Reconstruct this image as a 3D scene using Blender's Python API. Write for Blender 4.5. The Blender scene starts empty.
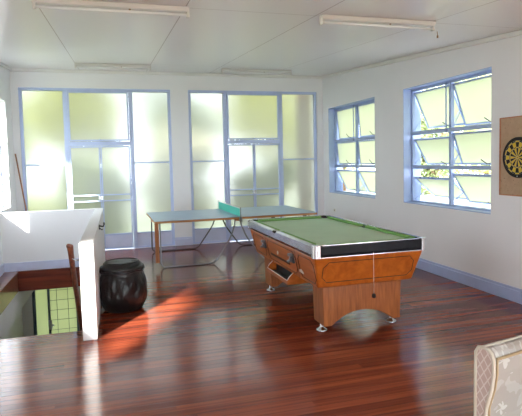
import bpy, bmesh, math, random
from mathutils import Vector, Matrix, noise
random.seed(7)
S = bpy.context.scene
COL = S.collection
PI = math.pi

# ------------------------------------------------------------------ materials
def M(name, col=(.8,.8,.8), rough=.5, metal=0., spec=.5, coat=0., bump=0., bscale=60., var=0., vscale=8.):
    m = bpy.data.materials.new(name); m.use_nodes = True
    nt = m.node_tree; b = nt.nodes['Principled BSDF']
    b.inputs['Base Color'].default_value = (*col, 1)
    b.inputs['Roughness'].default_value = rough
    b.inputs['Metallic'].default_value = metal
    b.inputs['Specular IOR Level'].default_value = spec
    b.inputs['Coat Weight'].default_value = coat
    b.inputs['Coat Roughness'].default_value = .08
    tc = nt.nodes.new('ShaderNodeTexCoord')
    if var > 0:
        n = nt.nodes.new('ShaderNodeTexNoise'); n.inputs['Scale'].default_value = vscale
        n.inputs['Detail'].default_value = 5
        nt.links.new(tc.outputs['Object'], n.inputs['Vector'])
        r = nt.nodes.new('ShaderNodeMapRange')
        r.inputs[1].default_value = .3; r.inputs[2].default_value = .7
        r.inputs[3].default_value = 1-var; r.inputs[4].default_value = 1+var
        nt.links.new(n.outputs['Fac'], r.inputs[0])
        mx = nt.nodes.new('ShaderNodeVectorMath'); mx.operation = 'SCALE'
        mx.inputs[0].default_value = col
        nt.links.new(r.outputs[0], mx.inputs['Scale'])
        nt.links.new(mx.outputs[0], b.inputs['Base Color'])
    if bump > 0:
        n2 = nt.nodes.new('ShaderNodeTexNoise'); n2.inputs['Scale'].default_value = bscale
        n2.inputs['Detail'].default_value = 4
        nt.links.new(tc.outputs['Object'], n2.inputs['Vector'])
        bp = nt.nodes.new('ShaderNodeBump'); bp.inputs['Strength'].default_value = bump
        bp.inputs['Distance'].default_value = .01
        nt.links.new(n2.outputs['Fac'], bp.inputs['Height'])
        nt.links.new(bp.outputs[0], b.inputs['Normal'])
    return m

class NT:
    """small helper for node building"""
    def __init__(s, m): s.t = m.node_tree; s.b = s.t.nodes.get('Principled BSDF')
    def n(s, typ, **kw):
        x = s.t.nodes.new(typ)
        for k, v in kw.items(): setattr(x, k, v)
        return x
    def l(s, a, b): s.t.links.new(a, b)
    def math(s, op, a, b=None, c=None):
        x = s.n('ShaderNodeMath', operation=op)
        for i, v in enumerate((a, b, c)):
            if v is None: continue
            if isinstance(v, (int, float)): x.inputs[i].default_value = v
            else: s.l(v, x.inputs[i])
        return x.outputs[0]
    def mix(s, f, a, b):
        x = s.n('ShaderNodeMix', data_type='RGBA')
        for i, v in ((0, f), (6, a), (7, b)):
            if isinstance(v, (int, float)): x.inputs[i].default_value = v
            elif isinstance(v, tuple): x.inputs[i].default_value = (*v, 1)
            else: s.l(v, x.inputs[i])
        return x.outputs[2]

def wood(name, dark, light, axis='X', scale=1., rough=.35, coat=.3, spec=.5):
    m = M(name, light, rough, coat=coat, spec=spec); k = NT(m)
    tc = k.n('ShaderNodeTexCoord'); mp = k.n('ShaderNodeMapping')
    sc = {'X': (1.2, 14, 14), 'Y': (14, 1.2, 14), 'Z': (14, 14, 1.2)}[axis]
    mp.inputs['Scale'].default_value = tuple(v*scale for v in sc)
    k.l(tc.outputs['Object'], mp.inputs['Vector'])
    n = k.n('ShaderNodeTexNoise'); n.inputs['Scale'].default_value = 1.5; n.inputs['Detail'].default_value = 6
    n.inputs['Distortion'].default_value = .6
    k.l(mp.outputs[0], n.inputs['Vector'])
    r = k.n('ShaderNodeMapRange'); r.inputs[1].default_value = .32; r.inputs[2].default_value = .68
    k.l(n.outputs['Fac'], r.inputs[0])
    k.l(k.mix(r.outputs[0], dark, light), k.b.inputs['Base Color'])
    return m

def floor_mat():
    m = M('floor_boards', (.2,.06,.03), .17, coat=.0, spec=.33); k = NT(m)
    tc = k.n('ShaderNodeTexCoord'); sp = k.n('ShaderNodeSeparateXYZ'); k.l(tc.outputs['Object'], sp.inputs[0])
    row = k.math('DIVIDE', sp.outputs[1], .078)
    idx = k.math('FLOOR', row); fr = k.math('FRACT', row)
    # staggered board lengths
    wn0 = k.n('ShaderNodeTexWhiteNoise', noise_dimensions='1D'); k.l(idx, wn0.inputs['W'])
    xo = k.math('ADD', k.math('DIVIDE', sp.outputs[0], 3.4), k.math('MULTIPLY', wn0.outputs['Value'], 7.0))
    bi = k.math('FLOOR', xo)
    cb = k.n('ShaderNodeCombineXYZ'); k.l(idx, cb.inputs[0]); k.l(bi, cb.inputs[1])
    wn = k.n('ShaderNodeTexWhiteNoise', noise_dimensions='2D'); k.l(cb.outputs[0], wn.inputs['Vector'])
    # grain
    cg = k.n('ShaderNodeCombineXYZ')
    k.l(k.math('MULTIPLY', sp.outputs[0], 1.1), cg.inputs[0]); k.l(k.math('MULTIPLY', sp.outputs[1], 34.), cg.inputs[1])
    k.l(k.math('MULTIPLY', wn.outputs['Value'], 30.), cg.inputs[2])
    g = k.n('ShaderNodeTexNoise'); g.inputs['Scale'].default_value = 1.; g.inputs['Detail'].default_value = 5; g.inputs['Distortion'].default_value = .3
    k.l(cg.outputs[0], g.inputs['Vector'])
    mp = k.n('ShaderNodeTexNoise'); mp.inputs['Scale'].default_value = .7; mp.inputs['Detail'].default_value = 3
    k.l(tc.outputs['Object'], mp.inputs['Vector'])
    f = k.math('ADD', k.math('MULTIPLY', wn.outputs['Value'], .42), k.math('MULTIPLY', k.math('SUBTRACT', g.outputs['Fac'], .28), .95))
    f = k.math('ADD', f, k.math('MULTIPLY', k.math('SUBTRACT', mp.outputs['Fac'], .5), .5))
    cr = k.n('ShaderNodeValToRGB'); e = cr.color_ramp.elements
    e[0].position = 0; e[0].color = (.09,.018,.012,1); e[1].position = 1; e[1].color = (.42,.125,.055,1)
    a = e.new(.35); a.color = (.165,.034,.018,1); a = e.new(.65); a.color = (.29,.068,.030,1)
    k.l(f, cr.inputs[0])
    gap = k.math('LESS_THAN', fr, .045)
    c = k.mix(k.math('MULTIPLY', gap, .75), cr.outputs[0], (.012,.005,.004))
    # occasional scuffed, worn honey streak
    ws = k.n('ShaderNodeTexNoise'); ws.inputs['Scale'].default_value = 1
    cs = k.n('ShaderNodeCombineXYZ'); k.l(k.math('MULTIPLY', sp.outputs[0], .55), cs.inputs[0]); k.l(k.math('MULTIPLY', sp.outputs[1], 5.5), cs.inputs[1])
    k.l(cs.outputs[0], ws.inputs['Vector'])
    wr = k.n('ShaderNodeMapRange'); wr.inputs[1].default_value = .66; wr.inputs[2].default_value = .74; wr.inputs[4].default_value = .35
    k.l(ws.outputs['Fac'], wr.inputs[0])
    c = k.mix(wr.outputs[0], c, (.40,.15,.05))
    k.l(c, k.b.inputs['Base Color'])
    rr = k.n('ShaderNodeMapRange'); rr.inputs[3].default_value = .10; rr.inputs[4].default_value = .22
    k.l(g.outputs['Fac'], rr.inputs[0]); k.l(rr.outputs[0], k.b.inputs['Roughness'])
    bp = k.n('ShaderNodeBump'); bp.inputs['Strength'].default_value = .06; bp.inputs['Distance'].default_value = .004
    wob = k.n('ShaderNodeTexNoise'); wob.inputs['Scale'].default_value = 9; k.l(tc.outputs['Object'], wob.inputs['Vector'])
    hh = k.math('SUBTRACT', k.math('ADD', k.math('MULTIPLY', g.outputs['Fac'], .5), wob.outputs['Fac']), gap)
    k.l(hh, bp.inputs['Height']); k.l(bp.outputs[0], k.b.inputs['Normal'])
    return m

def ceiling_mat():
    m = M('ceiling_panels', (.74,.735,.71), .28, spec=.45); k = NT(m)
    tc = k.n('ShaderNodeTexCoord'); sp = k.n('ShaderNodeSeparateXYZ'); k.l(tc.outputs['Object'], sp.inputs[0])
    a = k.math('FRACT', k.math('DIVIDE', k.math('ADD', sp.outputs[0], 4.905+12.24), 1.224))
    la = k.math('GREATER_THAN', k.math('ABSOLUTE', k.math('SUBTRACT', a, .5)), .4965)
    y = k.math('ABSOLUTE', k.math('ADD', sp.outputs[1], 5.62)); lb = k.math('LESS_THAN', y, .004)
    y2 = k.math('ABSOLUTE', k.math('ADD', sp.outputs[1], 1.28)); lc = k.math('LESS_THAN', y2, .003)
    ln = k.math('MAXIMUM', la, k.math('MAXIMUM', lb, lc))
    k.l(k.mix(ln, (.80,.785,.78), (.36,.29,.27)), k.b.inputs['Base Color'])
    w = k.n('ShaderNodeTexNoise'); w.inputs['Scale'].default_value = 1.6; k.l(tc.outputs['Object'], w.inputs['Vector'])
    bp = k.n('ShaderNodeBump'); bp.inputs['Strength'].default_value = .04; bp.inputs['Distance'].default_value = .02
    k.l(w.outputs['Fac'], bp.inputs['Height']); k.l(bp.outputs[0], k.b.inputs['Normal'])
    return m

def frosted(name='frosted_glass', rc=(.60,.61,.60), tcol=(.42,.43,.38), mixf=.22):
    m = bpy.data.materials.new(name); m.use_nodes = True; k = NT(m)
    k.t.nodes.remove(k.b); out = k.t.nodes['Material Output']
    tc = k.n('ShaderNodeTexCoord'); v = k.n('ShaderNodeTexVoronoi'); v.inputs['Scale'].default_value = 60
    k.l(tc.outputs['Object'], v.inputs['Vector'])
    bp = k.n('ShaderNodeBump'); bp.inputs['Strength'].default_value = .25; bp.inputs['Distance'].default_value = .004
    k.l(v.outputs['Distance'], bp.inputs['Height'])
    rf = k.n('ShaderNodeBsdfRefraction'); rf.inputs['IOR'].default_value = 1.35; rf.inputs['Roughness'].default_value = .36
    rf.inputs['Color'].default_value = (*rc,1)
    k.l(bp.outputs[0], rf.inputs['Normal'])
    tr = k.n('ShaderNodeBsdfTranslucent'); tr.inputs['Color'].default_value = (*tcol,1)
    gl = k.n('ShaderNodeBsdfGlossy'); gl.inputs['Roughness'].default_value = .15; gl.inputs['Color'].default_value = (.9,.95,.93,1)
    k.l(bp.outputs[0], gl.inputs['Normal'])
    m1 = k.n('ShaderNodeMixShader'); m1.inputs[0].default_value = mixf; k.l(rf.outputs[0], m1.inputs[1]); k.l(tr.outputs[0], m1.inputs[2])
    m2 = k.n('ShaderNodeMixShader'); m2.inputs[0].default_value = .05; k.l(m1.outputs[0], m2.inputs[1]); k.l(gl.outputs[0], m2.inputs[2])
    k.l(m2.outputs[0], out.inputs[0])
    return m

def clear():
    m = bpy.data.materials.new('clear_glass'); m.use_nodes = True; k = NT(m)
    k.t.nodes.remove(k.b); out = k.t.nodes['Material Output']
    t = k.n('ShaderNodeBsdfTransparent'); t.inputs[0].default_value = (.97,.98,.98,1)
    g = k.n('ShaderNodeBsdfGlossy'); g.inputs['Roughness'].default_value = .02
    mx = k.n('ShaderNodeMixShader'); mx.inputs[0].default_value = .05; k.l(t.outputs[0], mx.inputs[1]); k.l(g.outputs[0], mx.inputs[2])
    k.l(mx.outputs[0], out.inputs[0]); return m

def leaf_mat(name, c1, c2):
    m = M(name, c1, .55); k = NT(m)
    tc = k.n('ShaderNodeTexCoord'); n = k.n('ShaderNodeTexNoise'); n.inputs['Scale'].default_value = 3.; n.inputs['Detail'].default_value = 6
    k.l(tc.outputs['Object'], n.inputs['Vector'])
    r = k.n('ShaderNodeMapRange'); r.inputs[1].default_value = .38; r.inputs[2].default_value = .62; k.l(n.outputs['Fac'], r.inputs[0])
    c = k.mix(r.outputs[0], c1, c2); k.l(c, k.b.inputs['Base Color'])
    t = k.n('ShaderNodeBsdfTranslucent'); k.l(c, t.inputs[0])
    mx = k.n('ShaderNodeMixShader'); mx.inputs[0].default_value = .4
    k.l(k.b.outputs[0], mx.inputs[1]); k.l(t.outputs[0], mx.inputs[2]); k.l(mx.outputs[0], k.t.nodes['Material Output'].inputs[0])
    return m

def cork_mat():
    m = M('cork', (.45,.30,.19), .9); k = NT(m)
    tc = k.n('ShaderNodeTexCoord'); n = k.n('ShaderNodeTexNoise'); n.inputs['Scale'].default_value = 22; n.inputs['Detail'].default_value = 8
    k.l(tc.outputs['Object'], n.inputs['Vector'])
    c = k.mix(n.outputs['Fac'], (.40,.27,.17), (.54,.38,.25))
    v = k.n('ShaderNodeTexNoise'); v.inputs['Scale'].default_value = 38; v.inputs['Detail'].default_value = 2
    k.l(tc.outputs['Object'], v.inputs['Vector'])
    h = k.math('GREATER_THAN', v.outputs['Fac'], .69)
    k.l(k.mix(k.math('MULTIPLY', h, .6), c, (.13,.08,.05)), k.b.inputs['Base Color'])
    return m

def floral_mat():
    m = M('floral_fabric', (.5,.46,.40), .85); k = NT(m)
    tc = k.n('ShaderNodeTexCoord')
    v = k.n('ShaderNodeTexVoronoi'); v.inputs['Scale'].default_value = 10.
    w = k.n('ShaderNodeTexNoise'); w.inputs['Scale'].default_value = 14; w.inputs['Detail'].default_value = 2
    k.l(tc.outputs['Object'], w.inputs['Vector'])
    vm = k.n('ShaderNodeVectorMath', operation='MULTIPLY_ADD'); k.l(w.outputs['Color'], vm.inputs[0]); vm.inputs[1].default_value = (.09,.09,.09)
    k.l(tc.outputs['Object'], vm.inputs[2]); k.l(vm.outputs[0], v.inputs['Vector'])
    # petals: five lobes round each cell centre
    sb = k.n('ShaderNodeVectorMath', operation='SUBTRACT'); k.l(vm.outputs[0], sb.inputs[0]); k.l(v.outputs['Position'], sb.inputs[1])
    sp = k.n('ShaderNodeSeparateXYZ'); k.l(sb.outputs[0], sp.inputs[0])
    ang = k.math('ARCTAN2', sp.outputs[2], sp.outputs[0])
    lob = k.math('MULTIPLY_ADD', k.math('COSINE', k.math('MULTIPLY', ang, 5.)), .10, .36)
    pet = k.math('LESS_THAN', v.outputs['Distance'], lob)
    cen = k.math('LESS_THAN', v.outputs['Distance'], .11)
    n = k.n('ShaderNodeTexNoise'); n.inputs['Scale'].default_value = 9; k.l(tc.outputs['Object'], n.inputs['Vector'])
    lf = k.math('GREATER_THAN', n.outputs['Fac'], .56)
    c = k.mix(k.math('MULTIPLY', lf, .55), (.29,.27,.24), (.37,.37,.35))
    c = k.mix(k.math('MULTIPLY', pet, .8), c, (.46,.46,.43)); c = k.mix(k.math('MULTIPLY', cen, .7), c, (.34,.29,.21))
    k.l(c, k.b.inputs['Base Color']); return m

def lattice_mat():
    m = M('lattice_fabric', (.6,.5,.44), .85); k = NT(m)
    tc = k.n('ShaderNodeTexCoord'); sp = k.n('ShaderNodeSeparateXYZ'); k.l(tc.outputs['Object'], sp.inputs[0])
    u = k.math('MULTIPLY', sp.outputs[1], 1.5)
    def ln(s):
        a = k.math('ADD', sp.outputs[2], k.math('MULTIPLY', u, s))
        f = k.math('FRACT', k.math('DIVIDE', a, .052))
        return k.math('LESS_THAN', f, .16)
    l = k.math('MAXIMUM', ln(1.), ln(-1.))
    k.l(k.mix(l, (.40,.31,.27), (.54,.48,.43)), k.b.inputs['Base Color']); return m

MT = dict(
    wall=M('white_wall_paint', (.85,.852,.865), .62, spec=.3, bump=.05, bscale=9, var=.012, vscale=1.3),
    cornice=M('cornice_paint', (.80,.795,.77), .5),
    bluel=M('light_blue_paint', (.50,.59,.84), .38, var=.05, vscale=5),
    blue=M('pale_blue_paint', (.38,.48,.74), .38, var=.05, vscale=5),
    bluebb=M('blue_grey_skirting', (.42,.50,.74), .4, var=.03),
    lav=M('lavender_white_paint', (.62,.67,.86), .4, var=.04),
    navy=M('slate_blue_paint', (.10,.15,.24), .4),
    floor=floor_mat(), ceil=ceiling_mat(), frost=frosted(), frost3=frosted('yellowish_frosted_glass', (.60,.62,.48), (.38,.40,.28), .3), frost2=frosted('pale_green_frosted_glass', (.57,.59,.48), (.44,.455,.365), .6), clear=clear(),
    fascia=wood('dark_red_wood', (.10,.014,.007), (.25,.045,.018), 'X', .7, .3, .4),
    nosing=wood('brown_wood', (.13,.045,.022), (.28,.11,.06), 'X', .8, .3, .5),
    pool=wood('orange_wood', (.38,.088,.010), (.55,.150,.020), 'Y', .7, .30, .35),
    poolend=wood('orange_wood_across', (.38,.088,.010), (.55,.150,.020), 'X', .7, .30, .35),
    ped=wood('veneer_upright', (.25,.070,.014), (.42,.135,.030), 'Z', 2.2, .38, .2),
    inlay=M('dark_inlay', (.025,.010,.006), .4),
    chrome=M('brushed_chrome', (.40,.42,.45), .20, 1., bump=.04, bscale=14, var=.12, vscale=9),
    bchrome=M('bright_chrome', (.70,.72,.74), .16, 1.),
    black=M('black_laminate', (.012,.014,.018), .5, spec=.25, var=.2, vscale=20),
    rubber=M('black_rubber', (.010,.010,.011), .55),
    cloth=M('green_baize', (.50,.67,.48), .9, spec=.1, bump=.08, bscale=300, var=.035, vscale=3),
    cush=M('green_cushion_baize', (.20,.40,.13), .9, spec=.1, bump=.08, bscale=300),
    tbl=M('blue_grey_table_top', (.26,.38,.50), .36, var=.05, vscale=4),
    ply=wood('orange_ply', (.40,.16,.045), (.56,.26,.09), 'X', .8, .45, .1),
    oldwood=wood('leg_wood', (.32,.11,.03), (.50,.20,.06), 'Z', 1.2, .5, .0),
    tube=M('dark_steel_tube', (.09,.09,.10), .35, .8),
    gtube=M('grey_steel_tube', (.27,.29,.32), .33, .8),
    net=M('teal_net', (.10,.58,.45), .85, bump=.2, bscale=200),
    white=M('white_plastic', (.78,.78,.77), .4),
    lampw=M('cream_enamel', (.72,.70,.66), .35),
    tubew=M('tube_glass', (.84,.84,.83), .25),
    amber=M('aged_plastic', (.36,.22,.12), .5),
    bin=M('black_plastic', (.010,.010,.011), .45),
    bag=M('bin_liner_film', (.009,.009,.010), .34, spec=.45, bump=.5, bscale=26),
    cork=cork_mat(), pine=wood('pine_frame', (.42,.15,.06), (.55,.24,.11), 'Y', 1, .5, .1),
    dblack=M('dartboard_black', (.012,.012,.013), .8), dyel=M('dartboard_yellow', (.72,.52,.05), .8),
    wire=M('dartboard_wire', (.5,.5,.5), .35, .9),
    floral=floral_mat(), lattice=lattice_mat(), piping=M('cream_piping', (.48,.44,.36), .7, bump=.2, bscale=90),
    braid=M('gold_braid', (.36,.27,.15), .75, bump=.4, bscale=150),
    stick=wood('broom_stick_wood', (.30,.13,.07), (.48,.24,.14), 'Z', 2, .5, .0),
    handrail=wood('handrail_wood', (.12,.03,.014), (.27,.075,.03), 'Y', 1.5, .28, .5),
    bark=M('bark', (.16,.10,.065), .9, bump=.6, bscale=12, var=.2),
    render=M('outside_render', (.72,.74,.74), .8),
    roofw=M('pale_metal_roof', (.80,.81,.82), .5),
    grass=M('grass', (.20,.23,.14), .95, var=.3, vscale=1.5),
    brown=M('brown_weatherboard', (.20,.14,.11), .8, var=.15),
    leafA=leaf_mat('leaf_yellow_green', (.29,.33,.085), (.58,.59,.21)),
    leafB=leaf_mat('leaf_mid_green', (.09,.13,.05), (.27,.32,.14)),
    leafC=leaf_mat('leaf_dark_green', (.045,.085,.025), (.15,.22,.06)),
    leafD=leaf_mat('leaf_pale_straw', (.42,.41,.30), (.72,.69,.54)),
    wiremesh=M('security_wire', (.10,.12,.15), .5, .5),
)

# ------------------------------------------------------------------ mesh helpers
class MB:
    def __init__(s): s.bm = bmesh.new(); s.mats = []
    def mi(s, m):
        if m is None: return 0
        if m not in s.mats: s.mats.append(m)
        return s.mats.index(m)
    def box(s, a, b, m=None):
        i = s.mi(m); x0,y0,z0 = (min(a[k], b[k]) for k in range(3)); x1,y1,z1 = (max(a[k], b[k]) for k in range(3))
        v = [s.bm.verts.new(p) for p in ((x0,y0,z0),(x1,y0,z0),(x1,y1,z0),(x0,y1,z0),(x0,y0,z1),(x1,y0,z1),(x1,y1,z1),(x0,y1,z1))]
        for f in ((0,3,2,1),(4,5,6,7),(0,1,5,4),(1,2,6,5),(2,3,7,6),(3,0,4,7)):
            q = s.bm.faces.new([v[j] for j in f]); q.material_index = i
        return v
    def hexa(s, pts, m=None):   # 8 points: bottom ring of 4 then top ring of 4
        i = s.mi(m); v = [s.bm.verts.new(p) for p in pts]
        for f in ((0,3,2,1),(4,5,6,7),(0,1,5,4),(1,2,6,5),(2,3,7,6),(3,0,4,7)):
            q = s.bm.faces.new([v[j] for j in f]); q.material_index = i
    def prism(s, poly, d, m=None):      # poly: 3D points, extruded by vector d
        i = s.mi(m); d = Vector(d); a = [s.bm.verts.new(p) for p in poly]; b = [s.bm.verts.new(Vector(p)+d) for p in poly]; n = len(poly)
        q = s.bm.faces.new(a[::-1]); q.material_index = i
        q = s.bm.faces.new(b); q.material_index = i
        for j in range(n):
            q = s.bm.faces.new([a[j], a[(j+1) % n], b[(j+1) % n], b[j]]); q.material_index = i
    def lathe(s, c, prof, n=32, m=None, axis='Z', cap=True, wob=None):
        i = s.mi(m); rings = []
        for kk, (r, z) in enumerate(prof):
            ring = []
            for j in range(n):
                a = 2*PI*j/n; rr = r*(wob(a, kk) if wob else 1)
                p = (rr*math.cos(a), rr*math.sin(a), z)
                if axis == 'X': p = (p[2], p[0], p[1])
                if axis == 'Y': p = (p[0], p[2], p[1])
                ring.append(s.bm.verts.new((c[0]+p[0], c[1]+p[1], c[2]+p[2])))
            rings.append(ring)
        for a, b in zip(rings, rings[1:]):
            for j in range(n):
                q = s.bm.faces.new([a[j], a[(j+1) % n], b[(j+1) % n], b[j]]); q.material_index = i; q.smooth = True
        if cap:
            for rg in (rings[0][::-1], rings[-1]):
                q = s.bm.faces.new(rg); q.material_index = i
    def tube(s, pts, r, n=10, m=None, closed=False):
        i = s.mi(m); pts = [Vector(p) for p in pts]; N = len(pts); rings = []; up = None
        for k in range(N):
            if closed: t = pts[(k+1) % N]-pts[k-1]
            else: t = pts[min(k+1, N-1)]-pts[max(k-1, 0)]
            t.normalize()
            if up is None:
                up = Vector((0,0,1)) if abs(t.z) < .9 else Vector((1,0,0))
            up = (up - t*up.dot(t)).normalized(); w = t.cross(up)
            rr = r[k] if isinstance(r, (list, tuple)) else r
            rings.append([s.bm.verts.new(pts[k]+(up*math.cos(2*PI*j/n)+w*math.sin(2*PI*j/n))*rr) for j in range(n)])
        prs = list(zip(rings, rings[1:])) + ([(rings[-1], rings[0])] if closed else [])
        for a, b in prs:
            for j in range(n):
                q = s.bm.faces.new([a[j], b[j], b[(j+1) % n], a[(j+1) % n]]); q.material_index = i; q.smooth = True
        if not closed:
            for rg in (rings[0], rings[-1][::-1]):
                q = s.bm.faces.new(rg); q.material_index = i
    def ring(s, c, r0, r1, a0, a1, h, n, m, axis='X'):  # flat sector facing -X
        i = s.mi(m)
        for k in range(n):
            p, q_ = a0+(a1-a0)*k/n, a0+(a1-a0)*(k+1)/n
            pts = [(r0,p),(r1,p),(r1,q_),(r0,q_)] if r0 > 0 else [(0,p),(r1,p),(r1,q_)]
            v = [s.bm.verts.new((c[0]+h, c[1]+r*1.08*math.sin(t), c[2]+r*1.08*math.cos(t))) for r, t in pts]
            f = s.bm.faces.new(v); f.material_index = i
    def build(s, name, m=None, parent=None, bevel=0, seg=2, smooth=False, fix=True):
        if fix: bmesh.ops.recalc_face_normals(s.bm, faces=s.bm.faces[:])
        me = bpy.data.meshes.new(name); s.bm.to_mesh(me); s.bm.free()
        for q in ([m] if m is not None and not s.mats else s.mats): me.materials.append(q)
        if smooth:
            for p in me.polygons: p.use_smooth = True
        o = bpy.data.objects.new(name, me); COL.objects.link(o)
        if parent: o.parent = parent
        if bevel:
            b = o.modifiers.new('bevel', 'BEVEL'); b.width = bevel; b.segments = seg; b.limit_method = 'ANGLE'; b.angle_limit = math.radians(35)
            b.harden_normals = False
        return o

def tag(o, label, cat, group=None, kind=None):
    o['label'] = label; o['category'] = cat
    if group: o['group'] = group
    if kind: o['kind'] = kind
    return o
def thing(name, label, cat, loc=(0,0,0), rz=0, group=None):
    o = bpy.data.objects.new(name, None); COL.objects.link(o); o.location = loc; o.rotation_euler = (0,0,rz)
    return tag(o, label, cat, group)
def struct(mb, name, m=None, parent=None, **k):
    o = mb.build(name, m, parent, **k)
    if parent is None: o['kind'] = 'structure'
    return o
def arc(c, r, a0, a1, n, plane='XZ'):
    out = []
    for k in range(n+1):
        a = a0+(a1-a0)*k/n; u, v = r*math.cos(a), r*math.sin(a)
        out.append((c[0]+u, c[1], c[2]+v) if plane == 'XZ' else (c[0]+u, c[1]+v, c[2]))
    return out
def fillet(pts, r, n=5):
    """round the corners of an open polyline"""
    P = [Vector(p) for p in pts]; out = [P[0]]
    for a, b, c in zip(P, P[1:], P[2:]):
        d1 = (a-b); d2 = (c-b); rr = min(r, d1.length*.45, d2.length*.45)
        p = b+d1.normalized()*rr; q = b+d2.normalized()*rr
        for k in range(n+1):
            t = k/n; out.append(p*(1-t)**2 + b*2*t*(1-t) + q*t*t)
    out.append(P[-1]); return out

# ------------------------------------------------------------------ room
W = 6.10; H = 3.436; CS = .0742; YF = -12.6; T = .30
def cz(y): return H + CS*y
HX0, HX1, HY0, HY1 = -5.88, -4.68, -4.85, -1.43      # stairwell opening
LOW = -3.05

# floor slab with the stairwell opening
f = MB()
for a, b in (((-W, YF), (0, HY0)), ((HX1, HY0), (0, 0)), ((-W, HY1), (HX1, 0))):
    f.box((a[0], a[1], -.30), (b[0], b[1], 0))
struct(f, 'floor', MT['floor'])
f = MB(); f.box((-W-.3, YF-.3, LOW-.2), (.3, .3, LOW)); struct(f, 'floor_downstairs', MT['nosing'])

# ceiling, sloping gently down towards the camera
c = MB(); y0, y1 = YF-.3, .3
c.hexa([(-W-.3,y0,cz(y0)), (.3,y0,cz(y0)), (.3,y1,cz(y1)), (-W-.3,y1,cz(y1)),
        (-W-.3,y0,cz(y0)+.15), (.3,y0,cz(y0)+.15), (.3,y1,cz(y1)+.15), (-W-.3,y1,cz(y1)+.15)])
struct(c, 'ceiling', MT['ceil'])

def wall(name, axis, at, thick, us, holes, z0, z1, m=MT['wall']):
    """axis 'Y': wall in plane y=at, u is x; axis 'X': wall in plane x=at, u is y"""
    ucut = sorted({us[0], us[1], *[h[0] for h in holes], *[h[1] for h in holes]})
    mb = MB()
    for u0, u1 in zip(ucut, ucut[1:]):
        hs = sorted([h for h in holes if h[0] <= u0+1e-6 and h[1] >= u1-1e-6], key=lambda h: h[2])
        z = z0
        for h in hs + [(0, 0, z1, z1)]:
            if h[2] > z+1e-6:
                if axis == 'Y': mb.box((u0, at, z), (u1, at+thick, h[2]))
                else: mb.box((at, u0, z), (at+thick, u1, h[2]))
            z = h[3]
    return struct(mb, name, m)

A0, A1, B0, B1, ZT = -5.98, -3.235, -2.885, -.135, 3.10
wall('wall_back', 'Y', 0, T, (-W-T, T), [(A0, A1, 0, ZT), (B0, B1, 0, ZT), (-5.93, -5.10, LOW, -.62)], LOW-.1, 3.6)
W3 = (-5.07, -3.155); W4 = (-2.256, -.292); WZ = (.96, 2.72)
wall('wall_right', 'X', 0, T, (YF-T, 0), [(*W3, *WZ), (*W4, *WZ)], LOW-.1, 3.55)
LW1 = (-2.45, -.55); LW2 = (-8.6, -7.2)
wall('wall_left', 'X', -W-T, T, (YF-T, 0), [(*LW1, .96, 2.78), (*LW2, 1.45, 2.55)], LOW-.1, 3.55)
wall('wall_front', 'Y', YF-T, T, (-W, 0), [(-5.9, -3.1, .1, 2.4), (-2.9, -.2, .1, 2.4)], LOW-.1, 3.4)

# stairwell half walls
h = MB(); h.box((-W, HY1, 0), (HX1+.13, HY1+.13, .937)); h.box((HX1, -5.14, 0), (HX1+.13, HY1, .937))
struct(h, 'wall_stairwell', MT['wall'], bevel=.006)
h = MB(); h.box((-W, HY1-.018, 0), (HX1, HY1, .14)); struct(h, 'baseboard_stairwell', MT['lav'], bevel=.004)
h = MB(); h.box((-W, -5.6, 0), (-W+.03, HY1-.02, .14)); struct(h, 'baseboard_left', MT['lav'], bevel=.004)
# timber fascias lining the opening
h = MB(); h.box((HX0, HY1-.055, -.315), (HX1, HY1-.018, -.002)); struct(h, 'trim_1', MT['fascia'], bevel=.003)
h = MB(); h.box((-W+.03, HY0+.03, -.035), (HX0+.012, HY1-.02, .001)); h.box((HX0-.03, HY0, -.315), (HX0, HY1-.056, -.036)); struct(h, 'trim_2', MT['nosing'], bevel=.004)
h = MB(); h.box((HX0, HY0-.0, -.315), (HX1, HY0+.03, .002)); struct(h, 'trim_3', MT['fascia'], bevel=.004)
h = MB(); h.box((HX1-.03, HY0+.03, -.315), (HX1, HY1-.056, -.002)); struct(h, 'trim_4', MT['fascia'], bevel=.003)
# white beam below the left edge of the opening, and the walls of the stairwell below
h = MB(); h.box((-W, HY0-.3, -.665), (HX0-.01, 0, -.30)); struct(h, 'trim_5', MT['wall'])
h = MB(); h.box((-4.66, -5.3, LOW), (-4.53, 0, -.30)); struct(h, 'wall_downstairs_right', MT['wall'])
h = MB(); h.box((-W, -5.3, LOW), (-4.66, -5.17, -.30)); struct(h, 'wall_downstairs_front', MT['wall'])

# baseboards and cornices
def bb(a, b, name, m=MT['bluebb']):
    mb = MB(); (x0,y0),(x1,y1) = a, b
    mb.box((x0,y0,0), (x1,y1,.135)); 
    if x1-x0 < y1-y0: mb.box((x1-.012 if x1 >= -.01 else x0, y0, .135), (x1 if x1 >= -.01 else x0+.012, y1, .165))
    else: mb.box((x0, y1-.012, .135), (x1, y1, .165))
    return struct(mb, name, m, bevel=.005)
bb((-.024, YF), (0, -.002), 'baseboard_right')
bb((A1+.0, -.05), (B0, 0), 'baseboard_back', MT['lav'])
mb = MB()
mb.hexa([(-.05,YF,cz(YF)-.055),(0,YF,cz(YF)-.055),(0,0,cz(0)-.055),(-.05,0,cz(0)-.055),(-.05,YF,cz(YF)),(0,YF,cz(YF)),(0,0,cz(0)),(-.05,0,cz(0))])
struct(mb, 'trim_6', MT['cornice'], bevel=.012)
mb = MB(); mb.box((-W,-.05,cz(0)-.06), (-.05,0,cz(-.025))); struct(mb, 'trim_7', MT['cornice'], bevel=.012)
mb = MB()
mb.hexa([(-W,YF,cz(YF)-.055),(-W+.05,YF,cz(YF)-.055),(-W+.05,-.05,cz(0)-.055),(-W,-.05,cz(0)-.055),(-W,YF,cz(YF)),(-W+.05,YF,cz(YF)),(-W+.05,-.05,cz(0)),(-W,-.05,cz(0))])
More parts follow.
